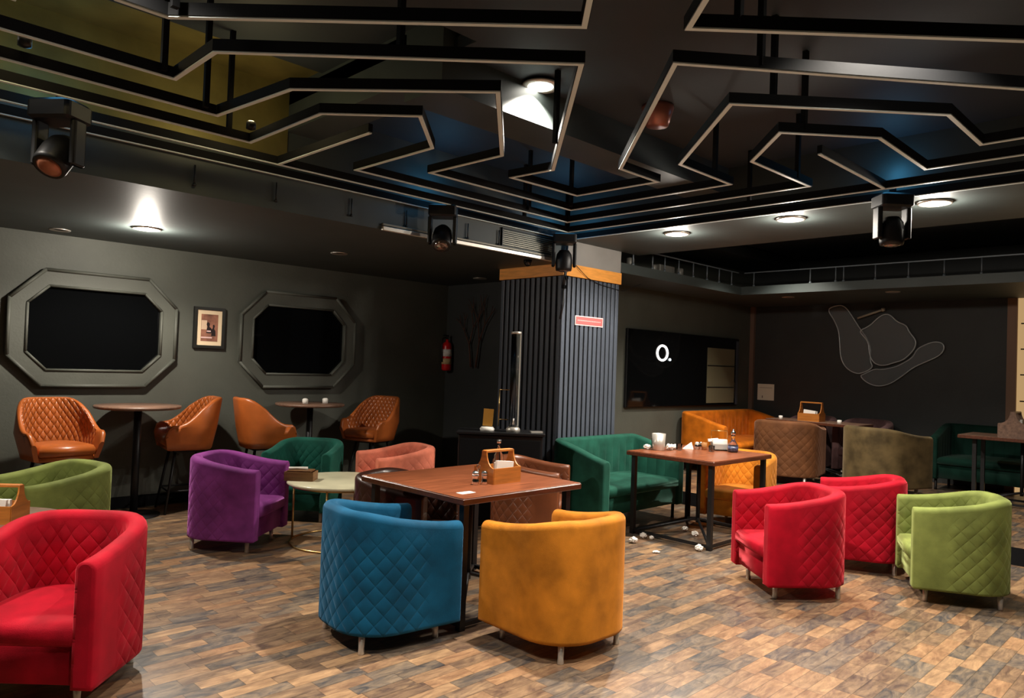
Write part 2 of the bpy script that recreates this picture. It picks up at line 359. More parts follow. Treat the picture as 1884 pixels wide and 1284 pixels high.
FR = [
 ('innermost straight light frame crossing the top of the picture left of centre', [(-1.2, .9), (.85, 3.09), (1.04, 3.09), (2.2, 1.88), (1.2, .88)], [(1.04, 3.02), (-.4, 1.6)]),
 ('zigzag light frame with a spear point hanging around the central downlight', [(-1.8, 3.76), (1.31, 3.76), (1.31, 3.28), (2.47, 2.12), (3.70, 3.40), (3.67, 3.78), (4.38, 3.76), (4.40, 3.02), (3.96, 3.02), (2.73, 1.8), (4.0, .75), (5.0, -.25)], [(1.25, 3.74), (1.9, 2.7), (3.3, 3.02), (3.03, 1.552)]),
 ('long meander light frame with two stepped bays, second from the centre', [(-1.8, 4.14), (1.68, 4.14), (1.76, 3.43), (2.46, 2.65), (3.24, 3.43), (3.22, 4.15), (4.76, 4.15), (4.77, 2.65), (4.11, 2.65), (3.33, 1.86), (4.16, 1.10), (4.80, 1.10), (4.80, -1.6)], [(1.60, 4.10), (3.5, 1.72), (4.55, 2.65), (4.7, 4.1)]),
 ('meander light frame with octagon shaped bays, third from the centre', [(-1.8, 4.49), (2.04, 4.49), (2.05, 3.64), (2.43, 3.24), (2.85, 3.66), (2.84, 4.52), (5.14, 4.52), (5.15, 2.24), (4.33, 2.26), (3.9, 1.87), (4.33, 1.49), (5.16, 1.49), (5.16, -1.6)], [(1.9, 4.49), (4.0, 1.78), (4.95, 2.24), (4.6, 4.5)]),
 ('straight light frame with two short spurs next to the outermost one', [(-1.8, 4.83), (5.53, 4.85), (5.53, -1.6)], [(.6, 4.83), (5.53, 2.9), (4.9, 4.85)]),
 ('outermost straight light frame running along both soffits', [(-1.8, 5.125), (5.875, 5.125), (5.875, -1.6)], []),
 ('top right light frame cut off by the upper edge of the picture', [(1.9, .95), (2.48, 1.58), (3.76, .32), (4.6, -.52)], [(2.62, 1.44)]),
 ('short slanting light frame at the top left corner of the picture', [(-1.2, 3.40), (.30, 3.40), (.57, 3.40), (.58, 2.9), (.2, 2.2)], [(.50, 3.40)]),
]
for lab, pts, hang in FR:
    t = thing('ceiling_light_frame', lab, 'ceiling frame', (pts[1][0], pts[1][1], ZF), 0, 'meander light frames below the ceiling')
    P = [(p[0]-pts[1][0], p[1]-pts[1][1]) for p in pts]
    strip(t, P, .006, .052, .030, 'fin', M_BLK); strip(t, P, 0, .008, .023, 'light_strip', M_STRIP)
    if 'spurs' in lab:
        for a, b in (((2.41, 4.83), (2.42, 3.71)), ((5.53, 1.86), (4.43, 1.87))):
            q = [(a[0]-pts[1][0], a[1]-pts[1][1]), (b[0]-pts[1][0], b[1]-pts[1][1])]
            strip(t, q, .006, .052, .030, 'spur_fin', M_BLK); strip(t, q, 0, .008, .023, 'spur_strip', M_STRIP)
    for hx, hy in hang:
        MB().box(hx-pts[1][0]-.014, hx-pts[1][0]+.014, hy-pts[1][1]-.014, hy-pts[1][1]+.014, .02, .72).build('hanger', M_BLK, t)
# steel trim rail along the lower edge of the left soffit, and a grille
MB().rbox(X0, 3.4, -.03, .0, 0, .05, .006, Matrix.Translation((0, 5.15, 2.695))).rbox(3.4, 5.78, -.035, 0, -.005, .07, .008, Matrix.Translation((0, 5.15, 2.695)))
t = thing('soffit_rail', 'pale metal rail along the lower edge of the left soffit ending at the column', 'rail', (3.5, 5.15, 2.69))
MB().rbox(0, 2.15, -.035, -.002, 0, .035, .006).build('lower_rail', M_STEEL, t)
MB().rbox(0, 2.15, -.028, -.002, .04, .062, .006).build('upper_rail', mat('dull_rail', srgb(120, 116, 106), .5, .6), t)
t = thing('air_grille', 'wide slatted air grille on the soffit face left of the column', 'air vent', (4.9, 5.148, 2.76))
g = MB()
for k in range(8): g.box(0, .74, -.014, -.002, .012+k*.019, .019+k*.019)
g.build('louvres', mat('grille_metal', srgb(120, 116, 104), .4, .6), t)
MB().box(-.01, 0, -.018, -.002, 0, .17).box(.74, .75, -.018, -.002, 0, .17).box(-.01, .75, -.018, -.002, .165, .175).build('frame', M_BLACK, t)
# thin rail with posts on the low shelf
def rail(x0, y0, x1, y1, ks, label, zt=3.02):
    t = thing('shelf_railing', label, 'railing', (x0, y0, 2.83))
    m_ = mat('grey_rail', srgb(96, 104, 110), .45, .3)
    MB().box(min(0, x1-x0)-.008, max(0, x1-x0)+.008, min(0, y1-y0)-.008, max(0, y1-y0)+.008, zt-2.83, zt-2.83+.014).build('top_rail', m_, t)
    for k in ks:
        px, py = (x1-x0)*k, (y1-y0)*k
        MB().cyl((px, py, 0), (px, py, zt-2.83), .009, n=6).lathe([(.02, 0), (.02, .012), (.009, .03)], (px, py, 0), 8).build('post', m_, t)
rail(9.67, 5.1, 9.67, -1.6, [.02, .14, .19, .205, .263, .32, .378, .435, .5, .58, .66, .8], 'thin grey railing on top of the shelf above the wall with the acrylic sculpture')
rail(6.95, 5.17, 9.6, 5.17, [.05, .2, .3, .42, .55, .68, .8, .93], 'thin grey railing above the wall with the dark glass screen')
m_ = mat('grey_can', srgb(108, 106, 100), .5, .4)
for (x, hh, r, lab) in ((7.12, .12, .05, 'grey canister on the shelf next to the column'), (7.62, .1, .035, 'small grey canister in the middle of the shelf'), (8.2, .12, .045, 'grey canister further along the shelf beside a low box')):
    tag(MB().lathe([(r, 0), (r, hh), (r*.8, hh+.01), (.001, hh+.012)], (x, 5.24, 2.83-.03), 16).build('shelf_canister', m_), lab, 'canister', 'canisters on the high shelf')
tag(MB().rbox(7.72, 8.05, 5.22, 5.34, 2.80, 2.93, .01).build('shelf_box', m_), 'low grey box lying on the high shelf above the dark screen', 'box')
# short vertical rods on the left soffit face
rod_m = mat('rod_metal', srgb(40, 42, 44), .5, .4)
for i, x in enumerate((1.25, 1.95, 2.55, 3.2, 3.75, 4.45, 4.85)):
    tag(MB().cyl((x, 5.135, 2.76), (x, 5.135, 2.90), .006, n=6).lathe([(.013, 0), (.013, .01), (.006, .02)], (x, 5.135, 2.755), 8).build('soffit_rod', rod_m),
        ['thin dark rod on the soffit face, leftmost of the row', 'thin dark rod on the soffit face, second from the left', 'thin dark rod on the soffit face, third from the left', 'thin dark rod on the soffit face at the middle of the row',
         'thin dark rod on the soffit face left of the middle moving head', 'thin dark rod on the soffit face right of the middle moving head', 'thin dark rod on the soffit face next to the air grille'][i], 'rod', 'rods on the soffit face')

# ---------------------------------------------------------------- moving head stage lights
M_LENS = mat('stage_lens', srgb(120, 100, 90), .08, .6, Coat_Weight=1.0); M_COPPER = mat('copper_housing', srgb(176, 112, 84), .35, .4)
def moving_head(x, y, z, rz, label, s=1.0, tilt=.5, front=M_LENS, drop=0):
    t = thing('moving_head_light', label, 'stage light', (x, y, z), rz, 'moving head stage lights')
    MB().rbox(-.15*s, .15*s, -.12*s, .12*s, -.13*s-drop, 0-drop, .03*s).build('base', M_BLACK, t)
    MB().cyl((0, 0, -drop), (0, 0, .06), .03*s).build('clamp', M_BLACK, t)
    for q in (-1, 1): MB().rbox(q*.135*s-.022*s, q*.135*s+.022*s, -.06*s, .06*s, -.42*s-drop, -.12*s-drop, .02*s).build('yoke_arm', M_BLACK, t)
    h = MB(); M = Matrix.Translation((0, 0, -.34*s-drop)) @ Matrix.Rotation(tilt, 4, 'X')
    h.lathe([(.001, -.13*s), (.06*s, -.13*s), (.095*s, -.08*s), (.108*s, 0), (.105*s, .10*s), (.098*s, .13*s), (.09*s, .13*s)], n=24, M=M)
    hd = h.build('head', M_BLACK, t)
    MB().lathe([(.001, .15*s), (.05*s, .145*s), (.09*s, .125*s)], n=24, M=M).build('lens', front, hd)
    ld = bpy.data.lights.new('blue_fill', 'POINT'); ld.energy = 2.5; ld.color = (.12, .55, 1); ld.shadow_soft_size = .15; lo = bpy.data.objects.new('blue_fill', ld); C.objects.link(lo); lo.parent = t; lo.location = (0, 0, .16)  # added blue point light tints the ceiling; the head itself is unlit
    return t
moving_head(1.03, 4.68, 2.97, -.9, 'black moving head with copper tinted lens, hanging at the left edge of the picture', .85, 2.5, M_COPPER)
moving_head(4.0, 4.95, 2.96, -.8, 'black moving head hanging in front of the left soffit rail, upper middle', .8, 2.6)
moving_head(5.62, 4.97, 2.96, -.8, 'black moving head hanging right at the slatted column corner', .8, PI)
moving_head(5.82, 1.90, 2.97, -.75, 'black moving head hanging below the right soffit beside the brightest downlight', .8, PI)
# small dome camera and sprinkler-like dots
tag(MB().lathe([(.045, 0), (.045, -.02), (.035, -.05), (.015, -.065), (.001, -.068)], (5.45, 5.32, 2.70), 16).build('security_camera', M_BLACKG), 'small black dome camera under the soffit beside the column', 'camera')
t = thing('cable_bundle', 'black cable bundle hanging down the edge of the slatted column', 'cable', (5.80, 5.13, 2.9))
MB().tube([(0, -.02, 0), (-.02, -.02, -.2), (.01, -.025, -.35), (-.03, -.03, -.5), (-.02, -.03, -.62), (-.05, -.02, -.8)], .012, 6).tube([(.02, -.02, 0), (.0, -.03, -.3), (-.03, -.03, -.45)], .018, 6).build('cable', M_BLACK, t)
for k, (dx, dz) in enumerate(((-.01, -.28), (.0, -.36), (-.03, -.46))): MB().rbox(dx-.02, dx+.02, -.06, -.02, dz-.02, dz+.02, .008).build('connector', M_BLACKG, t)
tag(MB().tube([(5.98, 5.14, 2.72), (6.05, 5.12, 2.66), (6.2, 5.13, 2.585), (6.4, 5.14, 2.54), (6.6, 5.14, 2.52), (6.85, 5.14, 2.50), (7.2, 5.13, 2.62)], .004, 5).build('loose_wire', M_BLACK), 'thin black wire drooping across the orange wood band', 'wire')
tag(MB().lathe([(.001, -.14), (.075, -.14), (.11, -.02), (.11, 0)], (4.2, 2.9, 3.42), 20).build('speaker_dome', mat('copper_dome', srgb(150, 96, 84), .3, .5)), 'small copper coloured dome under the ceiling right of the centre', 'dome')
# ceiling slots (dark recessed lights, off)
for i, (x, y, z) in enumerate(((1.75, 7.75, 2.70), (4.05, 6.7, 2.70), (6.3, 7.0, 2.70), (10.3, 4.75, 2.73), (10.2, 3.3, 2.73))):
    tag(MB().lathe([(.05, 0), (.085, -.008), (.09, 0)], (x, y, z), 20).build('unlit_downlight', M_STEEL),
        ['unlit downlight at the far left of the low soffit', 'unlit downlight in the dark soffit left of the column', 'unlit downlight in the alcove ceiling above the antlers', 'unlit downlight above the left half of the sculpture wall', 'unlit downlight above the right half of the sculpture wall'][i], 'ceiling light', 'unlit downlights')

# ---------------------------------------------------------------- wall pieces
def WL(x, z): return Vector((x, 0, z))
def octagon(cx, cz, label_, glass_label, dim=False):
    hw, hh, cut = .75, .557, .29
    def oct(hw, hh, cut): return [(-hw+cut, hh), (hw-cut, hh), (hw, hh-cut), (hw, -hh+cut), (hw-cut, -hh), (-hw+cut, -hh), (-hw, -hh+cut), (-hw, hh-cut)]
    o, i_ = oct(hw, hh, .285), oct(.59, .39, .165)
    t = thing('octagonal_mirror', label_, 'mirror', (cx, Y1, cz), 0, 'octagonal mirrors on the left wall')
    mb = MB(); vs = []
    for ps, y in ((o, 0), (o, -.05), (i_, -.05), (i_, -.012)): vs += [(p[0], y, p[1]) for p in ps]
    fs = []
    for j in range(3):
        for k in range(8): fs.append((j*8+k, j*8+(k+1) % 8, (j+1)*8+(k+1) % 8, (j+1)*8+k))
    mb.add(vs, fs); mb.build('surround', M_WALL, t)
    for nm, ps, r, y in (('outer_moulding', oct(hw-.005, hh-.005, .283), .017, -.052), ('inner_moulding', oct(.60, .40, .17), .013, -.052)):
        mm = MB()
        for k in range(8):
            a, b = ps[k], ps[(k+1) % 8]; mm.cyl((a[0], y, a[1]), (b[0], y, b[1]), r, n=10)
            mm.lathe([(.001, -r), (r*.7, -r*.7), (r, 0), (r*.7, r*.7), (.001, r)], (a[0], y, a[1]), 10)
        mm.build(nm, M_WALL, t)
    g = MB(); g.add([(p[0], -.014, p[1]) for p in i_]+[(p[0], -.004, p[1]) for p in i_], [list(range(8)), list(range(8, 16))[::-1]]+[(k, (k+1) % 8, 8+(k+1) % 8, 8+k) for k in range(8)])
    g.build('glass', M_DGLASS, t)
M_DGLASS = mat('dark_mirror_glass', srgb(8, 9, 10), .06, 0, Specular_IOR_Level=.35)
octagon(2.185, 1.80, 'octagonal dark mirror in a moulded surround, the left one, lit by the downlight above', '')
octagon(4.39, 1.80, 'octagonal dark mirror in a moulded surround, the right one in deeper shadow', '')
# framed picture
t = thing('framed_picture', 'small framed photograph with a cream mat hanging between the octagonal mirrors', 'picture', (3.296, Y1, 1.892))
MB().box(-.168, .168, -.028, 0, -.225, .225).build('backing', M_BLACK, t)
fr = MB()
for a in ((-.168, .168, -.04, -.026, -.225, -.193), (-.168, .168, -.04, -.026, .193, .225), (-.168, -.136, -.04, -.026, -.193, .193), (.136, .168, -.04, -.026, -.193, .193)): fr.box(*a)
fr.build('frame', mat('frame_black', srgb(20, 20, 14), .4), t)
MB().box(-.136, .136, -.030, -.0281, -.193, .193).build('mat_board', mat('cream_board', srgb(236, 212, 176), .8), t)
pc = MB().box(-.092, .092, -.0325, -.030, -.148, .148).build('photograph', noisy(mat('photo_brown', srgb(150, 104, 84), .6), srgb(150, 100, 80), 9, .5, 3), t)
MB().box(-.09, -.03, -.0335, -.0326, -.02, .08).build('pale_window', mat('photo_pale', srgb(220, 190, 160), .7), pc)
f_ = MB(); f_.add([(x, -.0338, z) for x, z in ((-.035, -.06), (.02, -.06), (.03, -.02), (.015, .0), (-.002, .01), (.002, .045), (-.012, .062), (-.03, .055), (-.034, .035), (-.022, .01), (-.03, -.01))], [list(range(11))])
f_.add([(x, -.0338, z) for x, z in ((.02, -.09), (.07, -.09), (.065, -.03), (.05, -.01), (.058, .02), (.048, .04), (.035, .03), (.036, .005), (.026, -.02))], [list(range(9))])
f_.build('dark_figures', mat('photo_dark', srgb(32, 20, 20), .6), pc)
MB().box(-.09, .03, -.0336, -.0326, -.115, -.10).box(-.03, .015, -.0345, -.034, -.045, -.03).build('white_bar', mat('photo_white', srgb(226, 190, 186), .7), pc)
# dark glass screen on the far wall, emissive ring and dot set on its face
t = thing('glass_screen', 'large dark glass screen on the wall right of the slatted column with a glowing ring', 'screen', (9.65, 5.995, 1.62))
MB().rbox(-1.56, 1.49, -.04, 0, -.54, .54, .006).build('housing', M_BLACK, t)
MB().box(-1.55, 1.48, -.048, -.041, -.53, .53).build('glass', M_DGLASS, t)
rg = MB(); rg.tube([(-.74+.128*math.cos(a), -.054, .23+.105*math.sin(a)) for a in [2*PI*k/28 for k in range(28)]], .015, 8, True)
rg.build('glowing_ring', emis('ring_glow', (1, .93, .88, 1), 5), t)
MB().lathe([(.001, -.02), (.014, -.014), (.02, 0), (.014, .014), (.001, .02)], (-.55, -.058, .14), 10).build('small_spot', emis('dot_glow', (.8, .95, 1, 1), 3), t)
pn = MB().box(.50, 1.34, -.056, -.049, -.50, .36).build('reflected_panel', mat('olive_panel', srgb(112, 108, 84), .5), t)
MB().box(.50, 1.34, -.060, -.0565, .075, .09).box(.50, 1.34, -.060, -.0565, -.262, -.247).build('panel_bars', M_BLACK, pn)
MB().box(1.40, 1.46, -.058, -.049, -.53, .50).build('edge_strip', mat('edge_grey', srgb(66, 74, 86), .4), t)
struct(MB().box(11.60, 11.66, 5.93, 6.0, 0, 2.73).build('trim_4', mat('corner_brown', srgb(116, 92, 78), .6)))
# red notice on the column
t = thing('red_notice', 'small red notice plate with white edge fixed to the slatted column', 'sign', (6.27, 5.149, 2.11))
MB().box(-.24, .24, -.008, 0, -.052, .052).build('plate', mat('notice_white', srgb(236, 200, 196), .5), t)
MB().box(-.23, .23, -.0095, -.008, -.042, .042).build('red_field', mat('notice_red', srgb(206, 92, 92), .5), t)
ln = MB()
for k in range(15):
    x = -.2+k*.027; ln.box(x, x+.016, -.0102, -.0095, -.003, .007)
ln.build('tiny_lettering', mat('notice_letter', srgb(238, 190, 186), .5), t)
# fire extinguisher and antler twigs on the alcove wall
t = thing('fire_extinguisher', 'red fire extinguisher with a white label on the dark alcove wall', 'fire extinguisher', (6.60, 7.97, 1.49))
MB().lathe([(.05, 0), (.065, .012), (.068, .03), (.068, .34), (.055, .385), (.02, .41), (.02, .44)], n=24).build('cylinder', M_RED, t)
MB().lathe([(.0695, .2), (.0695, .30)], n=24).build('label_band', M_PAPER, t)
MB().lathe([(.0695, .09), (.0695, .17)], n=24).build('lower_label', mat('cream_label', srgb(210, 180, 130), .7), t)
MB().cyl((0, 0, .44), (0, 0, .50), .018).box(-.07, .02, -.012, .012, .485, .5).build('valve', M_BLACK, t)
MB().tube([(-.02, 0, .47), (-.08, 0, .45), (-.095, 0, .35), (-.09, 0, .2), (-.08, 0, .12)], .009, 6).build('hose', M_BLACK, t)
tw = thing('twig_decoration', 'branching twig decoration rising from a forked stem on the dark alcove wall', 'decoration', (6.64, 7.45, 1.55))
rnd = random.Random(3)
mb = MB()
def branch(p, d, l, r, n):
    q = p+d*l; mb.cyl(p, q, r, r*.7, 6)
    if n:
        for s_ in (-1, 1):
            dd = (d+Vector((0, s_*rnd.uniform(.25, .6), rnd.uniform(-.1, .25)))).normalized(); branch(q, dd, l*rnd.uniform(.65, .85), r*.7, n-1)
branch(Vector((0, -.05, 0)), Vector((0, -.15, 1)).normalized(), .35, .016, 3); branch(Vector((0, .05, 0)), Vector((0, .15, 1)).normalized(), .32, .016, 3)
mb.build('twigs', M_TWIG, tw)
# sculpture wall: acrylic shapes, rod, poster, lattice
A_ = [(4.71, 2.643), (4.63, 2.695), (4.485, 2.718), (4.392, 2.634), (4.218, 2.351), (4.101, 2.192), (4.047, 2.035), (4.055, 1.852), (4.004, 1.762), (4.126, 1.68), (4.252, 1.65), (4.409, 1.738), (4.491, 1.897), (4.51, 2.139), (4.528, 2.314), (4.598, 2.477)]
B_ = [(4.217, 2.311), (4.068, 2.376), (3.947, 2.504), (3.863, 2.554), (3.778, 2.546), (3.681, 2.435), (3.55, 2.382), (3.519, 2.293), (3.419, 2.167), (3.428, 2.066), (3.484, 1.978), (3.586, 1.875), (3.715, 1.834), (3.822, 1.793), (3.919, 1.791), (4.006, 1.84), (4.058, 1.957), (4.075, 2.14), (4.152, 2.232)]
D_ = [(4.201, 1.625), (4.098, 1.524), (3.948, 1.472), (3.779, 1.512), (3.616, 1.633), (3.456, 1.777), (3.299, 1.856), (3.123, 1.946), (3.059, 2.045), (3.083, 2.13), (3.193, 2.148), (3.304, 2.105), (3.416, 2.041), (3.471, 1.915), (3.585, 1.837), (3.701, 1.77), (3.881, 1.727), (3.991, 1.737), (4.138, 1.654)]
def smooth(ps, it=2):
    for _ in range(it):
        q = []
        for i in range(len(ps)):
            a, b = ps[i], ps[(i+1) % len(ps)]
            q += [(.75*a[0]+.25*b[0], .75*a[1]+.25*b[1]), (.25*a[0]+.75*b[0], .25*a[1]+.75*b[1])]
        ps = q
    return ps
M_ACR = mat('smoky_acrylic', srgb(170, 178, 182), .15, 0, Alpha=.3); M_ACRE = mat('acrylic_edge', srgb(196, 200, 202), .2, .1)
t = thing('acrylic_sculpture', 'clear acrylic hand shaped sculpture with thumb and little finger out on the dark wall', 'sculpture', (11.66, 4.0, 2.0))
for nm, ps, dx in (('thumb_panel', A_, .03), ('palm_panel', B_, .055), ('finger_panel', D_, .02)):
    ps = smooth(ps); n = len(ps); v = []; cy = sum(p[0] for p in ps)/n; cz = sum(p[1] for p in ps)/n
    for sc_, d in ((1, 0), (1, -.02), (.93, -.035)):
        v += [(-dx+d, (cy+(p[0]-cy)*sc_)-4.0, (cz+(p[1]-cz)*sc_)-2.0) for p in ps]
    fs = [list(range(2*n, 3*n))]
    for j in range(2):
        for k in range(n): fs.append((j*n+k, j*n+(k+1) % n, (j+1)*n+(k+1) % n, (j+1)*n+k))
    mb = MB(); mb.add(v, fs); pp = mb.build(nm, M_ACR, t)
    MB().tube([(-dx-.02, p[0]-4.0, p[1]-2.0) for p in ps], .009, 6, True).build('rim_tube', M_ACRE, pp)
tag(MB().cyl((11.56, 4.232, 2.50), (11.56, 3.87, 2.62), .016, n=10).lathe([(.001, -.03), (.028, -.02), (.028, .02), (.001, .03)], (11.56, 3.87, 2.62), 10).cyl((11.56, 4.0, 2.577), (11.66, 4.0, 2.577), .01).build('wall_rod', mat('pale_rod', srgb(170, 160, 140), .5)), 'short pale rod lamp fixed to the wall above the acrylic sculpture', 'rod')
t = thing('paper_notice', 'square white paper notice on the dark wall left of the sculpture', 'notice', (11.655, 5.715, 1.30))
MB().box(-.004, 0, -.145, .145, -.135, .135).build('sheet', mat('notice_paper', srgb(240, 234, 212), .8), t)
MB().box(-.005, -.004, -.11, .11, .07, .075).box(-.005, -.004, .05, .065, -.10, -.06).build('print', mat('notice_ink', srgb(120, 100, 90), .8), t)
struct(MB().box(11.58, 11.66, 2.20, 2.31, PZ, 2.73).build('trim_5', mat('post_brown', srgb(128, 92, 66), .55)))
win = MB().box(11.63, 11.66, .4, 2.20, PZ, 2.73).build('window_1', emis('backlit_screen', srgb(226, 184, 128), .62)); struct(win)
wb = MB()
for z in (1.02, 1.36, 1.71, 2.05, 2.39, .7, .4): wb.box(11.61, 11.635, .4, 2.16, z-.008, z+.008)
for y in (.4, .9, 1.4, 1.9): wb.box(11.612, 11.635, y-.01, y+.01, PZ, 2.73)
wb.build('window_bars', M_BLK, win)

# ---------------------------------------------------------------- tub chairs and sofas
def upath(w, d, r, n=10, ns=6):
    """outer U from the left arm front, around the back, to the right arm front; local +x is the front"""
    P = []
    xf, xb, hw = d/2, -d/2, w/2
    for k in range(ns): P.append((xf+(xb+r-xf)*k/ns, hw, 0, 1))
    for k in range(n+1):
        a = PI/2+PI/2*k/n; P.append((xb+r+r*math.cos(a), hw-r+r*math.sin(a), math.cos(a), math.sin(a)))
    m_ = max(2, int((w-2*r)/.06))
    for k in range(1, m_): P.append((xb, hw-r-(w-2*r)*k/m_, -1, 0))
    for k in range(n+1):
        a = PI+PI/2*k/n; P.append((xb+r+r*math.cos(a), -hw+r+r*math.sin(a), math.cos(a), math.sin(a)))
    for k in range(1, ns+1): P.append((xb+r+(xf-xb-r)*k/ns, -hw, 0, -1))
    return P
def tub_shell(w, d, r, t, z0, zf, zb, lean=0, quilt_out=True, quilt_in=True, droop=1.3, qin_sides=True):
    P = upath(w, d, r); mb = MB(); secs = []; s = 0; tot = []
    for i, p in enumerate(P):
        if i: s += math.hypot(p[0]-P[i-1][0], p[1]-P[i-1][1])
        tot.append(s)
    Lh = tot[-1]/2
    R = min(.04, t*.45)
    def prof(zt, e):
        R = min(.04, t*.45, (t-2*e)*.49)
        zc = z0; pr = [(e, zc+.0+e), (0+e, zc+.02+e)]
        for k in range(4): pr.append((e, zc+.02+(zt-R-zc-.02)*(k+1)/4.))
        for k in range(1, 5): a = PI/2*k/4; pr.append((e+R*(1-math.cos(a)), zt-e*.6-R+R*math.sin(a)))
        for k in range(0, 5): a = PI/2*k/4; pr.append((t-e-R+R*math.sin(a), zt-e*.6-R+R*math.cos(a)))
        for k in range(1, 5): pr.append((t-e, zt-R-(zt-R-(zc+.18))*k/4.))
        pr.append((t-e, zc+e)); return pr
    idx = list(range(len(P))); E = [(0, .012, .022), (0, 0, .0)]
    rows = []
    def row(p, u, zt, e, fwd):
        x, y, nx, ny = p; out = []
        for o, z in prof(zt, e):
            k = lean*(z-z0)/(zb-z0)
            out.append((x+fwd-nx*o+nx*k, y-ny*o+ny*k, z))
        return out
    def ztop(p):
        q = max(0, min(1, (d/2-p[0])/(d*.92))); q = q**droop; q = q*q*(3-2*q)*.5+q*.5
        return zf+(zb-zf)*q
    vs_rows = []; us = []; ms = []; side = []
    def push(i, e, fwd):
        p = P[i]; vs_rows.append(row(p, tot[i], ztop(p), e, fwd)); us.append(tot[i]-Lh)
        q = 1.0 if p[0] < d*.5-.02-(d*.36 if False else 0) else 0; side.append(max(0, min(1, (d*.18-p[0])/.05)))
    push(0, .018, .010); push(0, .006, .007)
    for i in range(len(P)): push(i, 0, 0)
    push(len(P)-1, .006, .007); push(len(P)-1, .018, .010)
    nsec = len(vs_rows[0]); nr = len(vs_rows)
    flat = [v for rw in vs_rows for v in rw]; fs = []
    for i in range(nr-1):
        for j in range(nsec): fs.append((i*nsec+j, (i+1)*nsec+j, (i+1)*nsec+(j+1) % nsec, i*nsec+(j+1) % nsec))
    mb.add(flat, fs, True)
    mb.add(vs_rows[0], [list(range(nsec))], False); mb.add(vs_rows[-1], [list(range(nsec))[::-1]], False)
    for i in range(nr):
        for j in range(nsec):
            vi = i*nsec+j; o, z = prof(.6, 0)[j]; mb.uv[vi] = (us[i], flat[vi][2])
            inner = j >= nsec-5; outer = j <= 4
            mb.mk[vi] = (side[i] if outer and quilt_out else 0) if not inner else ((1 if qin_sides else side[i]) if quilt_in else 0)
    return mb
def seat_block(w, d, r, t, z0, zs, front=.0, thick=.14, crown=.012):
    """cushion shape that fills the inside of the U"""
    P = upath(w-2*t+.01, d-t+.0, max(.04, r-t)); P = [(p[0]+t/2+.0, p[1]) for p in P]
    xs = max(p[0] for p in P); pts = []
    for p in P:
        pts.append((p[0]+(front if p[0] > xs-.001 else 0), p[1]))
    return pts
def cushion(pts, z0, z1, rnd_=.03, crown=.012):
    n = len(pts); cx = sum(p[0] for p in pts)/n; cy = sum(p[1] for p in pts)/n; ext = min(max(p[0] for p in pts)-min(p[0] for p in pts), max(p[1] for p in pts)-min(p[1] for p in pts))/2
    def ring(e, z): 
        k = 1-e/ext; return [(cx+(p[0]-cx)*k, cy+(p[1]-cy)*k, z) for p in pts]
    rings = [ring(rnd_*.4, z0), ring(0, z0+rnd_*.5), ring(0, z1-rnd_), ring(rnd_*.3, z1-rnd_*.3), ring(rnd_, z1), ring(ext*.5, z1+crown*.8), ring(ext*.93, z1+crown)]
    vs = [v for rg_ in rings for v in rg_]; fs = [list(range(n))[::-1], list(range(6*n, 7*n))]
    for j in range(6):
        for k in range(n): fs.append((j*n+k, j*n+(k+1) % n, (j+1)*n+(k+1) % n, (j+1)*n+k))
    mb = MB(); mb.add(vs, fs, True); return mb
_cache = {}
def tub_chair(name, label, cat, x, y, deg, m, w=.69, d=.66, r=.27, t=.095, zf=.68, zb=.765, z0=.105, zs=.40, legs=True, sx=1, sz=1, zoff=0, group='velvet tub chairs around the lounge tables',
              lean=0, legx=.235, legy=.235, qo=True, qi=True, back_seat=True, droop=1.3, legm=None):
    tt = thing(name, label, cat, (x, y, zoff), math.radians(deg), group); tt.scale = (sx, sx, sz)
    key = (m.name, w, d, r, t, zf, zb, z0, zs, qo, qi, legx, legy)
    if key in _cache:
        for ch in _cache[key].children:
            c = ch.copy(); C.objects.link(c); c.parent = tt
        return tt
    tub_shell(w, d, r, t, z0, zf, zb, lean, qo, qi, droop).build('backrest_and_arms', m, tt)
    pts = seat_block(w, d, r, t, z0, zs)
    plain = m
    pb = [(min(p[0], d/2-.022), p[1]) for p in pts]
    cushion(pb, z0+.01, zs-.115, .012, 0).build('seat_base', plain, tt)
    pf = [(p[0]-.0 if p[0] < d/2-.001 else d/2+.012, p[1]*.995) for p in pts]
    cushion(pf, zs-.12, zs-.012, .035, .02).build('seat_cushion', plain, tt)
    if legs:
        for sx_ in (-1, 1):
            for sy_ in (-1, 1):
                MB().lathe([(.017, 0), (.019, .004), (.016, .03), (.018, z0+.012)], (sx_*legx, sy_*legy, 0), 14).build('leg', legm or M_STEEL, tt)
    _cache[key] = tt
    return tt
G = None
tub_chair('tub_chair', 'mustard yellow velvet tub chair seen from behind, front centre by the square table', 'armchair', 3.275, 2.835, 88, MV['yellow'], qo=False)
tub_chair('tub_chair', 'blue velvet tub chair with its back to us, left of the yellow one', 'armchair', 2.55, 3.60, -7, MV['blue'])
tub_chair('tub_chair', 'red velvet tub chair in the left foreground facing the camera', 'armchair', 0.99, 4.05, 226, MV['red'], w=.70, zf=.67, zb=.765, zs=.41)
tub_chair('tub_chair', 'light green velvet tub chair at the left edge behind the red foreground chair', 'armchair', 1.42, 6.08, 192, MV['light_green'])
tub_chair('tub_chair', 'purple velvet tub chair turned to the right beside the cream round table', 'armchair', 2.76, 6.08, -50, MV['purple'])
tub_chair('tub_chair', 'teal velvet tub chair facing us behind the cream round table', 'armchair', 3.80, 6.74, 222, MV['teal'])
tub_chair('tub_chair', 'salmon pink velvet tub chair right of the cream round table', 'armchair', 4.39, 5.98, 165, MV['pink'])
tub_chair('tub_chair', 'red velvet tub chair with its side to us, nearest of the right hand group', 'armchair', 5.43, 2.42, 140, MV['red'])
tub_chair('tub_chair', 'red velvet tub chair just behind the other red one on the right', 'armchair', 6.61, 2.34, 112, MV['red'])
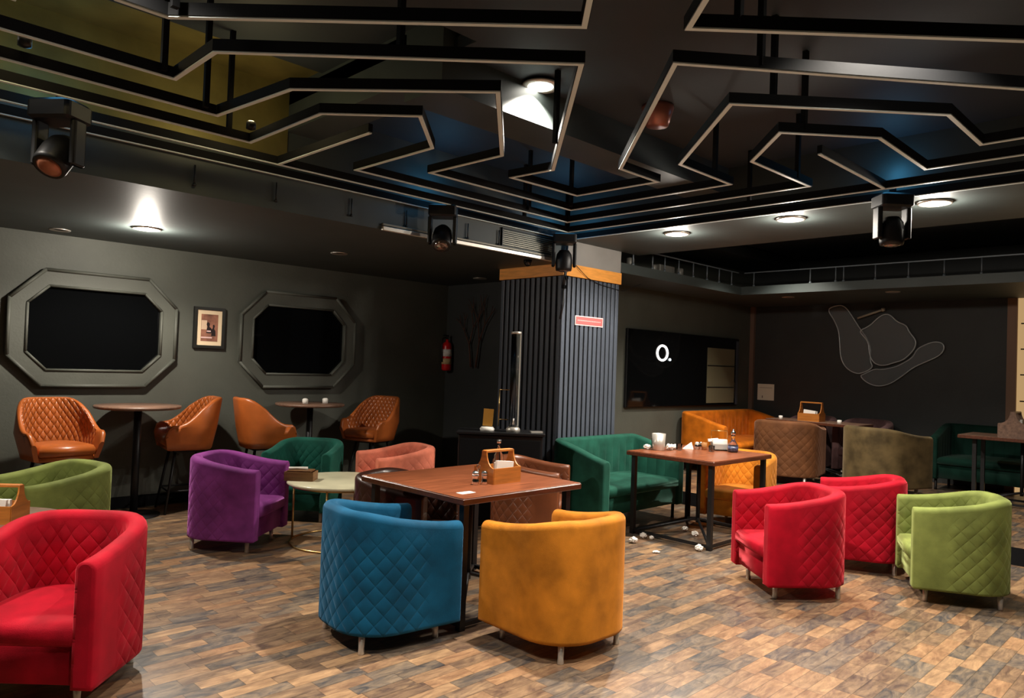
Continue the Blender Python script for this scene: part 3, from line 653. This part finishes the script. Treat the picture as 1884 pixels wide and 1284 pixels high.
tub_chair('tub_chair', 'light green velvet tub chair on the right with its quilted back to us', 'armchair', 6.25, 1.55, 117, MV['light_green'])
tub_chair('tub_chair', 'yellow velvet tub chair tucked under the far side of the cluttered table', 'armchair', 7.29, 3.83, 188, MV['yellow'])
tub_chair('tub_chair', 'dark brown quilted leather tub chair under the left corner of the square table', 'armchair', 3.35, 4.50, -65, MV['dark_leather'], zf=.67, zb=.755)
tub_chair('tub_chair', 'brown leather tub chair behind the square table beside the black cabinet', 'armchair', 4.98, 4.75, -58, MV['brown_leather'], zf=.66, zb=.74)
tub_chair('tub_chair', 'brown quilted velvet tub chair on the platform with its back to us', 'armchair', 9.75, 4.45, 12, MV['brown'], sx=1.22, sz=1.1, zoff=PZ)
tub_chair('tub_chair', 'olive brown velvet tub chair on the platform in front of the long table', 'armchair', 9.85, 3.28, -20, MV['olive'], sx=1.2, sz=1.1, zoff=PZ, qo=False)
tub_chair('tub_chair', 'mauve velvet tub chair behind the platform table, the left of the two', 'armchair', 11.2, 4.75, 180, MV['mauve'], zoff=PZ, sz=1.1)
tub_chair('tub_chair', 'mauve velvet tub chair behind the platform table, the right of the two', 'armchair', 11.2, 3.95, 180, MV['mauve'], zoff=PZ, sz=1.1)
def sofa(label, x, y, deg, m, w, d, zoff=0, zf=.70, zb=.862, sz=1):
    return tub_chair('sofa', label, 'sofa', x, y, deg, m, w=w, d=d, r=.16, t=.11, zf=zf, zb=zb, z0=.15, zs=.46, zoff=zoff, group=None, legx=d/2-.07, legy=w/2-.08, qo=False, sz=sz, droop=.9, legm=M_BLACK)
sofa('green velvet two seat sofa against the slatted column', 6.33, 4.74, -90, MV['green_sofa'], 1.42, .72)
sofa('orange velvet sofa in the far corner below the dark screen', 10.42, 5.58, -90, MV['orange'], 2.1, .74, PZ)
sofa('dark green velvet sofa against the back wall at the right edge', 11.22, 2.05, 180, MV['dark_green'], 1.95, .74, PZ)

# ---------------------------------------------------------------- tan leather bar stools
def bar_shell():
    w, d, r, t, H = .70, .60, .26, .05, .52
    P = upath(w, d, r, 10, 8); mb = MB(); tot = [0]
    for i in range(1, len(P)): tot.append(tot[-1]+math.hypot(P[i][0]-P[i-1][0], P[i][1]-P[i-1][1]))
    Lh = tot[-1]/2; rows = []
    for i, p in enumerate(P):
        x, y, nx, ny = p
        q = max(0, min(1, (d/2-x)/d)); zt = .25+ (H-.25)*(max(0, (q-.42)/.58)**1.0 if q > .42 else 0)
        sm = max(0, min(1, (q-.22)/.75)); sm = sm*sm*(3-2*sm); zt = .245+(H-.245)*sm
        zb_ = 0.0
        if q < .14: zt -= .10*(1-q/.14)**2; 
        def at(o, z):
            k = .80+.20*min(1, z/.24)-.13*max(0, (z-.24)/.28)
            rx, ry = x-nx*o, y-ny*o
            if nx < -.3: k2 = .84+.16*min(1, z/.24)+.16*max(0, (z-.24)/.28)*(1)
            else: k2 = .84+.16*min(1, z/.24)+.16*max(0, (z-.24)/.28)*max(0, -nx)
            return (rx*k2, ry*k, z)
        pr = [at(0, 0), at(0, .06), at(0, .14), at(0, .22) if zt > .24 else at(0, zt*.8), at(0, zt-.03)]
        for k in range(1, 4): a = PI/2*k/3; pr.append(at(t/2*(1-math.cos(a)), zt-.025+.025*math.sin(a)))
        for k in range(1, 4): a = PI/2*k/3; pr.append(at(t/2+t/2*math.sin(a), zt-.025+.025*math.cos(a)))
        for k in range(1, 5): pr.append(at(t, zt-.03-(zt-.03-.08)*k/4))
        pr.append(at(t, 0)); rows.append(pr)
    ns = len(rows[0]); nr = len(rows); flat = [v for r_ in rows for v in r_]; fs = []
    for i in range(nr-1):
        for j in range(ns): fs.append((i*ns+j, (i+1)*ns+j, (i+1)*ns+(j+1) % ns, i*ns+(j+1) % ns))
    mb.add(flat, fs, True); mb.add(rows[0], [list(range(ns))]); mb.add(rows[-1], [list(range(ns))[::-1]])
    for i in range(nr):
        for j in range(ns):
            vi = i*ns+j; mb.uv[vi] = (tot[i]-Lh, flat[vi][2]); mb.mk[vi] = 1 if j >= ns-7 and P[i][0] < .16 else 0
    return mb, P
def bar_stool(label, x, y, deg, first=[None]):
    g_ = 'tan leather bar stools along the left wall'
    if first[0]:
        o = copy_tree(first[0]); o.location = (x, y, 0); o.rotation_euler = (0, 0, math.radians(deg)); tag(o, label, 'bar stool', g_); return o
    t = thing('bar_stool', label, 'bar stool', (x, y, 0), math.radians(deg), g_); t.scale = (.92, .92, 1); ZS = .64
    mb, P = bar_shell(); s = mb.build('shell', M_TAN, t); s.location = (0, 0, ZS)
    pts = [(p[0]*.80+.0, p[1]*.76) for p in upath(.66, .60, .2)]
    c = cushion(pts, 0, .045, .02, 0).build('shell_base', M_TAN, t); c.location = (0, 0, ZS-.012)
    pts = [(p[0]*.84+.05, p[1]*.76) for p in upath(.64, .52, .18)]
    c = cushion(pts, 0.03, .13, .04, .012).build('seat_cushion', M_TAN, t); c.location = (0, 0, ZS)
    MB().rbox(-.17, .17, -.17, .17, ZS-.035, ZS-.012, .02).build('seat_plate', M_BLACK, t)
    for sx in (-1, 1):
        for sy in (-1, 1): MB().cyl((sx*.14, sy*.14, ZS-.02), (sx*.24, sy*.24, 0), .016, .012).build('leg', M_BLACK, t)
    k = .205; MB().tube([(k, k, .22), (-k, k, .22), (-k, -k, .22), (k, -k, .22)], .01, 6, True).build('footrest', M_BLACK, t)
    first[0] = t; return t
bar_stool('tan quilted leather bar stool facing us at the far left below the left mirror', 1.74, 7.46, 278)
bar_stool('tan leather bar stool turned left, on the right side of the left bar table', 2.97, 7.73, 172)
bar_stool('tan leather bar stool with its back to us, left of the right bar table', 3.70, 7.50, -8)
bar_stool('tan leather bar stool in the shadow right of the right bar table', 5.12, 7.55, 196)

# ---------------------------------------------------------------- tables
def bar_table(label, x, y):
    t = thing('bar_table', label, 'bar table', (x, y, 0), 0, 'round bar tables by the left wall')
    MB().lathe([(.001, 1.045), (.36, 1.045), (.385, 1.052), (.39, 1.065), (.385, 1.078), (.001, 1.078)], n=40).build('tabletop', M_GREYWOOD, t)
    MB().cyl((0, 0, .02), (0, 0, 1.045), .036).build('pole', M_BLACK, t)
    MB().lathe([(.24, 0), (.24, .012), (.06, .03), (.04, .05)], n=32).build('base_plate', M_BLACK, t); return t
bar_table('round bar table on a black pole under the left octagonal mirror', 2.475, 7.68)
bar_table('round bar table in shadow under the right octagonal mirror', 4.33, 7.66)
for i, (x, y) in enumerate(((4.22, 7.58), (4.5, 7.62))):
    tag(MB().lathe([(.03, 0), (.033, .05), (.02, .06), (.001, .062)], (x, y, 1.078), 14).build('table_jar', M_PAPER), ['small white jar on the shadowed bar table, left one', 'small white jar on the shadowed bar table, right one'][i], 'jar')
def square_table(label, x0, x1, y0, y1, zt=.805, th=.042, zoff=0, inset=.075, base='cross', top=None, lw=.021):
    t = thing('dining_table', label, 'table', ((x0+x1)/2, (y0+y1)/2, zoff), 0)
    hx, hy = (x1-x0)/2, (y1-y0)/2
    MB().rbox(-hx, hx, -hy, hy, zt-th, zt-.004, .008).build('table_edge', M_EDGE, t)
    MB().rbox(-hx+.004, hx-.004, -hy+.004, hy-.004, zt-.0045, zt, .006).build('tabletop', top or M_TABLE, t)
    ax, ay = hx-inset, hy-inset
    for sx in (-1, 1):
        for sy in (-1, 1):
            MB().box(sx*ax-lw, sx*ax+lw, sy*ay-lw, sy*ay+lw, 0, zt-th).build('leg', M_BLACK, t)
    for sx in (-1, 1): MB().box(sx*ax-.012, sx*ax+.012, -ay, ay, .02, .045).build('floor_bar', M_BLACK, t)
    for sy in (-1, 1): MB().box(-ax, ax, sy*ay-.012, sy*ay+.012, .02, .045).build('floor_bar', M_BLACK, t)
    for s_ in (-1, 1):
        MB().tube([(-ax, -ay*s_, .03), (0, 0, .16), (ax, ay*s_, .03)], .014, 6).build('cross_brace', M_BLACK, t)
    MB().cyl((0, 0, .12), (0, 0, zt-th), .02).build('centre_post', M_BLACK, t)
    return t
square_table('square dark wood table with a wooden caddy in the centre of the room', 2.86, 3.94, 3.25, 4.33)
square_table('dark wood table cluttered with glasses and napkins in front of the green sofa', 5.89, 7.0, 3.35, 4.31, inset=.06)
square_table('long dark wood table on the platform in front of the orange sofa', 10.3, 10.85, 3.72, 5.05, .80, zoff=PZ, inset=.1, top=M_GREYWOOD)
square_table('brown wood table at the right edge in front of the dark green sofa', 10.05, 10.75, 1.3, 2.49, .81, zoff=PZ, inset=.15, top=M_GREYWOOD)
# cream round table with brass frame
t = thing('round_coffee_table', 'round cream marble table on a thin brass frame between purple and pink chairs', 'table', (3.52, 5.62, 0))
MB().lathe([(.001, .515), (.46, .515), (.47, .522), (.47, .535), (.46, .542), (.001, .542)], n=56).build('tabletop', M_MARBLE, t)
for k in range(4):
    a = math.radians(132+90*k); c_, s_ = math.cos(a)*.43, math.sin(a)*.43; MB().cyl((c_, s_, .01), (c_, s_, .515), .009).build('leg', M_BRASS, t)
MB().tube([(.43*math.cos(2*PI*k/40), .43*math.sin(2*PI*k/40), .009) for k in range(40)], .009, 6, True).build('base_ring', M_BRASS, t)
MB().tube([(.43*math.cos(2*PI*k/40), .43*math.sin(2*PI*k/40), .506) for k in range(40)], .008, 6, True).build('top_ring', M_BRASS, t)
t = thing('round_coffee_table', 'round dark wood table at the left edge behind the red chair', 'table', (.86, 5.26, 0))
MB().lathe([(.001, .53), (.44, .53), (.46, .54), (.46, .562), (.44, .57), (.001, .57)], n=48).build('tabletop', M_GREYWOOD, t)
MB().cyl((0, 0, .02), (0, 0, .53), .035).build('pole', M_BLACK, t); MB().lathe([(.25, 0), (.25, .012), (.05, .04)], n=32).build('base_plate', M_BLACK, t)

# ---------------------------------------------------------------- napkin caddies
def caddy(label, x, y, z, deg, m, L_=.25, W_=.19, box=.105, H=.215, handle=True, paper=True, plab='folded white napkins in the wooden caddy', s=1):
    t = thing('napkin_caddy', label, 'caddy', (x, y, z), math.radians(deg)); t.scale = (s, s, s)
    hl, hw, k = L_/2, W_/2, .009
    MB().box(-hl, hl, -hw, hw, 0, k).build('bottom', m, t)
    for q in (-1, 1): MB().box(-hl, hl, q*hw-k/2-.0*q, q*hw+k/2, .0, box).build('long_side', m, t)
    pr = [(-hw, 0), (hw, 0), (hw, box)]
    if handle:
        for j in range(1, 8):
            a = PI/2*j/8; pr.append((hw-(hw-.022)*math.sin(a), box+(H-box)*(1-math.cos(a))))
        pr += [(.022, H), (-.022, H)]
        for j in range(7, 0, -1):
            a = PI/2*j/8; pr.append((-hw+(hw-.022)*math.sin(a), box+(H-box)*(1-math.cos(a))))
    pr += [(-hw, box)]
    for q in (-1, 1):
        M = Matrix(((0, 0, 1, q*hl-k/2), (1, 0, 0, 0), (0, 1, 0, 0), (0, 0, 0, 1)))
        MB().prism(pr, 0, k, M).build('end_panel', m, t)
    if handle: MB().rbox(-hl, hl, -.022, .022, H-.012, H+.004, .004).build('handle', m, t)
    if paper:
        n_ = thing('folded_napkins', plab, 'napkins', (x, y, z), math.radians(deg)); n_.scale = (s, s, s)
        MB().box(-.085, .07, -.07, -.05, .02, box+.04, Matrix.Rotation(.10, 4, 'Y')).build('napkin', M_PAPER, n_)
        MB().box(-.06, .09, -.042, -.022, .02, box+.03).build('napkin', M_PAPER, n_)
    return t
caddy('open wooden caddy with a handle standing on the square centre table', 3.48, 3.615, .805, 0, M_CADDY, plab='folded white napkins in the caddy on the centre table')
caddy('wooden caddy with a handle on the dark round table at the left edge', .93, 5.22, .57, -40, M_CADDY, plab='rolled white napkin in the caddy at the left edge')
caddy('wooden caddy standing on the long platform table', 10.5, 4.45, PZ+.80, -90, M_CADDY, .27, .19, .10, .24, plab='white napkins in the caddy on the platform table', s=1.12)
caddy('dark brown caddy on the table at the right edge', 10.3, 1.95, PZ+.81, 0, M_GREYWOOD, .27, .25, .14, .26, plab='white napkins in the caddy at the right edge', s=1.15)
caddy('low dark wooden tray box on the cream round table', 3.22, 5.80, .542, -45, M_CADDYD, .24, .16, .075, .1, handle=False, paper=False)
tag(MB().box(-.10, .10, -.07, .07, -.005, .005, Matrix.Translation((3.22, 5.80, .6235))@Matrix.Rotation(math.radians(-45), 4, 'Z')).build('notebook', M_CADDYD), 'brown folder lying across the tray box on the cream table', 'folder')
tag(MB().cyl((-.09, 0, 0), (.07, .02, 0), .012, n=10).build('rolled_napkin', M_PAPER), 'rolled white napkin on top of the tray box on the cream table', 'napkin').matrix_world = Matrix.Translation((3.20, 5.80, .642)) @ Matrix.Rotation(math.radians(-38), 4, 'Z')
# shakers, card, bottle on the centre table
def shaker(label, x, y, z):
    t = thing('shaker', label, 'shaker', (x, y, z), 0, 'steel shakers on the centre table')
    MB().lathe([(.021, 0), (.023, .004), (.023, .028), (.020, .034), (.020, .050), (.023, .054), (.023, .068)], n=20).build('body', M_CHROME, t)
    MB().lathe([(.0235, .068), (.0235, .076), (.017, .088), (.001, .091)], n=20).build('cap', M_CHROME, t)
shaker('steel shaker on the centre table, the left of the pair', 3.262, 3.595, .805); shaker('steel shaker on the centre table, the right one next to the caddy', 3.318, 3.568, .805)
t = thing('shaker_holder', 'chrome wire holder with a ring between the two steel shakers', 'holder', (3.292, 3.59, .805))
MB().cyl((0, 0.012, 0), (0, .012, .10), .003, n=6).tube([(.016*math.cos(a), .012+.0, .113+.016*math.sin(a)) for a in [2*PI*k/14 for k in range(14)]], .003, 5, True).build('ring_handle', M_CHROME, t)
tag(MB().box(2.95, 3.06, 3.365, 3.425, .805, .807).build('paper_card', M_PAPER), 'small white card lying near the front corner of the centre table', 'card')
t = thing('glass_bottle', 'small clear glass bottle standing behind the caddy on the centre table', 'bottle', (3.74, 3.88, .805))
MB().lathe([(.03, 0), (.034, .01), (.034, .13), (.014, .17), (.013, .22)], n=20).build('bottle_body', M_GLASS, t); MB().lathe([(.015, .22), (.016, .245), (.001, .246)], n=16).build('stopper', M_CHROME, t)
# things on the cluttered table
Z2 = .805
t = thing('steel_tumbler', 'tall brushed steel tumbler on the cluttered table', 'cup', (6.22, 4.16, Z2))
MB().lathe([(.056, 0), (.06, .005), (.068, .165), (.065, .165), (.058, .02), (.001, .015)], n=32).build('cup', M_STEEL, t)
def crumple(label, x, y, z, r, seed, cat='crumpled napkin', group=None, flat=.7):
    rr = random.Random(seed); bm = bmesh.new(); bmesh.ops.create_icosphere(bm, subdivisions=3, radius=r)
    for v in bm.verts:
        k = 1+rr.uniform(-.28, .22); v.co = Vector((v.co.x*k, v.co.y*k, v.co.z*k*flat))
    mz = min(v.co.z for v in bm.verts)
    for v in bm.verts: v.co.z -= mz
    me = bpy.data.meshes.new('crumpled_napkin'); bm.to_mesh(me); bm.free(); me.materials.append(M_PAPER)
    o = bpy.data.objects.new('crumpled_napkin', me); C.objects.link(o); o.location = (x, y, z); tag(o, label, 'napkin', group)
crumple('crumpled white napkin left of the steel tumbler', 6.17, 4.26, Z2, .036, 1); crumple('crumpled white napkin just right of the steel tumbler', 6.33, 4.10, Z2, .040, 2)
crumple('small crumpled napkin behind the glass beside the tumbler', 6.45, 4.12, Z2, .034, 9)
def glass(label, x, y, h=.08, r=.032, m=None):
    t = thing('drinking_glass', label, 'glass', (x, y, Z2), 0, 'glasses on the cluttered table')
    MB().lathe([(.001, .001), (r*.85, .001), (r, h), (r-.003, h), (r*.85-.003, .008), (.001, .008)], n=24).build('glass_body', m or M_GLASS, t)
glass('clear glass with a handle shape left of the steel tumbler', 6.31, 4.27, .10); glass('short clear glass right of the steel tumbler', 6.42, 4.05, .065)
glass('clear glass standing in front of the napkin holder', 6.62, 3.80, .06); glass('amber glass in the middle of the cluttered table', 6.70, 3.93, .075, .03, mat('amber_glass', srgb(230, 170, 110), .1, 0, Transmission_Weight=.7))
t = thing('folded_napkin', 'white folded napkin standing as a triangle in the middle of the cluttered table', 'napkin', (6.60, 4.05, Z2))
pm = MB(); pm.add([(-.05, 0, 0), (.05, 0, 0), (.03, 0, .07), (-.05, .06, 0), (.05, .06, 0), (.03, .03, .07)], [(0, 1, 2), (3, 5, 4), (0, 2, 5, 3), (1, 4, 5, 2), (0, 3, 4, 1)]); pm.build('fold', M_PAPER, t); t.rotation_euler = (0, 0, -.8)
for i, (x, y) in enumerate(((6.66, 3.99), (6.72, 3.98))):
    t = thing('shaker', ['dark banded shaker on the cluttered table, left one', 'steel shaker on the cluttered table, right one'][i], 'shaker', (x, y, Z2))
    MB().lathe([(.02, 0), (.022, .06), (.018, .075), (.001, .078)], n=16).build('body', M_CHROME if i else M_STEEL, t)
    MB().lathe([(.0225, .03), (.0225, .05)], n=16).build('band', M_BLACKG, t)
t = thing('napkin_holder', 'clear upright napkin holder filled with white napkins on the cluttered table', 'napkin holder', (6.80, 3.82, Z2), -.75)
MB().box(-.085, .085, -.05, .05, 0, .008).box(-.085, .085, -.05, -.046, 0, .085).box(-.085, .085, .046, .05, 0, .085).box(-.085, -.081, -.05, .05, 0, .085).box(.081, .085, -.05, .05, 0, .085).build('holder_box', M_GLASS, t)
MB().tube([(-.083, 0, .08), (-.083, 0, .2), (.083, 0, .2), (.083, 0, .08)], .004, 6).build('wire_handle', M_BRASS, t)
n_ = thing('folded_napkins', 'stack of white napkins sticking out of the clear holder', 'napkins', (6.80, 3.82, Z2), -.75)
MB().box(-.074, .074, -.035, .03, .014, .113).build('napkin', M_PAPER, n_); MB().box(-.10, .0, -.01, .02, .10, .125, Matrix.Rotation(-.12, 4, 'Y')).build('napkin', M_PAPER, n_)
t = thing('glass_decanter', 'clear glass decanter with a dark blue patterned base beside the napkin holder', 'decanter', (6.79, 3.66, Z2))
MB().lathe([(.001, .002), (.045, .002), (.05, .02), (.05, .07), (.03, .10), (.016, .125), (.016, .16), (.022, .17), (.02, .17), (.013, .16), (.012, .12), (.001, .10)], n=24).build('flask', M_GLASS, t)
MB().lathe([(.051, .012), (.0515, .06)], n=24).build('patterned_band', noisy(mat('blue_pattern', srgb(40, 44, 70), .3), srgb(60, 64, 90), 60, .9, 2), t)
MB().lathe([(.001, .165), (.018, .175), (.026, .19), (.02, .208), (.01, .215), (.009, .23), (.001, .235)], n=16).build('stopper', M_CHROME, t)
# crumpled tissues on the floor
fl = [(5.62, 4.0, .034), (5.86, 4.06, .03), (5.87, 3.97, .022), (6.46, 3.98, .028), (5.86, 3.46, .034), (5.49, 3.66, .03), (6.35, 3.80, .03)]
fl_l = ['crumpled tissue on the floor left of the table legs, the leftmost one', 'crumpled tissue beside the left leg of the cluttered table', 'small crumpled tissue right of that at the left table leg',
        'crumpled tissue on the floor below the middle of the cluttered table', 'crumpled tissue at the foot of the front leg of the cluttered table', 'flattened tissue lying on the floor in front of the cluttered table', 'crumpled tissue on the floor close to the yellow chair leg']
for i, ((x, y, r), lb) in enumerate(zip(fl, fl_l)): crumple(lb, x, y, .001, r, 20+i, 'tissue', 'crumpled tissues on the floor', .3 if i == 5 else .8)
for i, (x, y, r) in enumerate(((10.38, 4.85, .028), (10.36, 4.0, .03))):
    tag(MB().lathe([(r, 0), (r, .05), (.001, .055)], (x, y, PZ+.80), 14).build('table_jar', M_PAPER), ['tiny white pot on the platform table left of the caddy', 'tiny white pot on the platform table right of the caddy'][i], 'jar')

# ---------------------------------------------------------------- black cabinet with drink tower
t = thing('black_cabinet', 'black cabinet standing against the slatted column behind the brown leather chair', 'cabinet', (5.06+.17, 5.23+.17, 0), math.radians(-45))
MB().rbox(-.42, .42, -.24, .16, .02, .90, .012).build('body', M_BLACK, t)
MB().rbox(-.44, .44, -.26, .17, .90, .93, .01).build('top', M_BLACK, t)
MB().rbox(-.40, .40, -.25, -.24, .06, .86, .006).build('front_panel', M_BLK, t)
t = thing('drink_tower', 'tall clear acrylic drink tower with a tap standing on the black cabinet', 'drink tower', (5.24, 5.24, .93), math.radians(-45))
MB().lathe([(.07, 0), (.07, .03), (.05, .05)], n=24).build('base', M_STEEL, t)
MB().lathe([(.048, .05), (.048, 1.0), (.044, 1.0), (.044, .05)], n=28).build('tube', M_GLASS, t)
MB().box(.040, .052, -.03, -.018, .06, .98).build('edge_glint', mat('pale_strip', srgb(190, 190, 180), .3), t)  # pale strip imitates the glint along the tube's right edge
MB().lathe([(.052, .985), (.052, 1.01), (.001, 1.012)], n=28).build('lid', M_STEEL, t)
MB().cyl((0, -.05, .09), (0, -.10, .09), .012).cyl((0, -.09, .09), (0, -.09, .14), .008).build('tap', M_STEEL, t)
MB().cyl((-.15, 0, .05), (-.15, 0, .42), .006).cyl((-.15, 0, .42), (-.05, 0, .42), .005).cyl((-.15, 0, .12), (-.05, 0, .12), .005).build('side_pipe', M_BRASS, t)
t = thing('yellow_carton', 'slanted yellow carton with a white foot on the black cabinet', 'carton', (5.06, 5.43, .93), math.radians(-45))
MB().box(-.05, .05, -.02, .02, .05, .22, Matrix.Rotation(.05, 4, 'Y')).build('carton', mat('ochre_card', srgb(170, 120, 40), .6), t)
MB().lathe([(.07, 0), (.075, .02), (.06, .04), (.001, .045)], n=20).build('dish', M_PAPER, t)
tag(MB().box(-.06, .06, -.03, .03, 0, .015, Matrix.Translation((5.38, 5.05, .93)) @ Matrix.Rotation(-.5, 4, 'Z')).build('remote_box', M_STEEL), 'small metal box lying on the right end of the black cabinet', 'box')
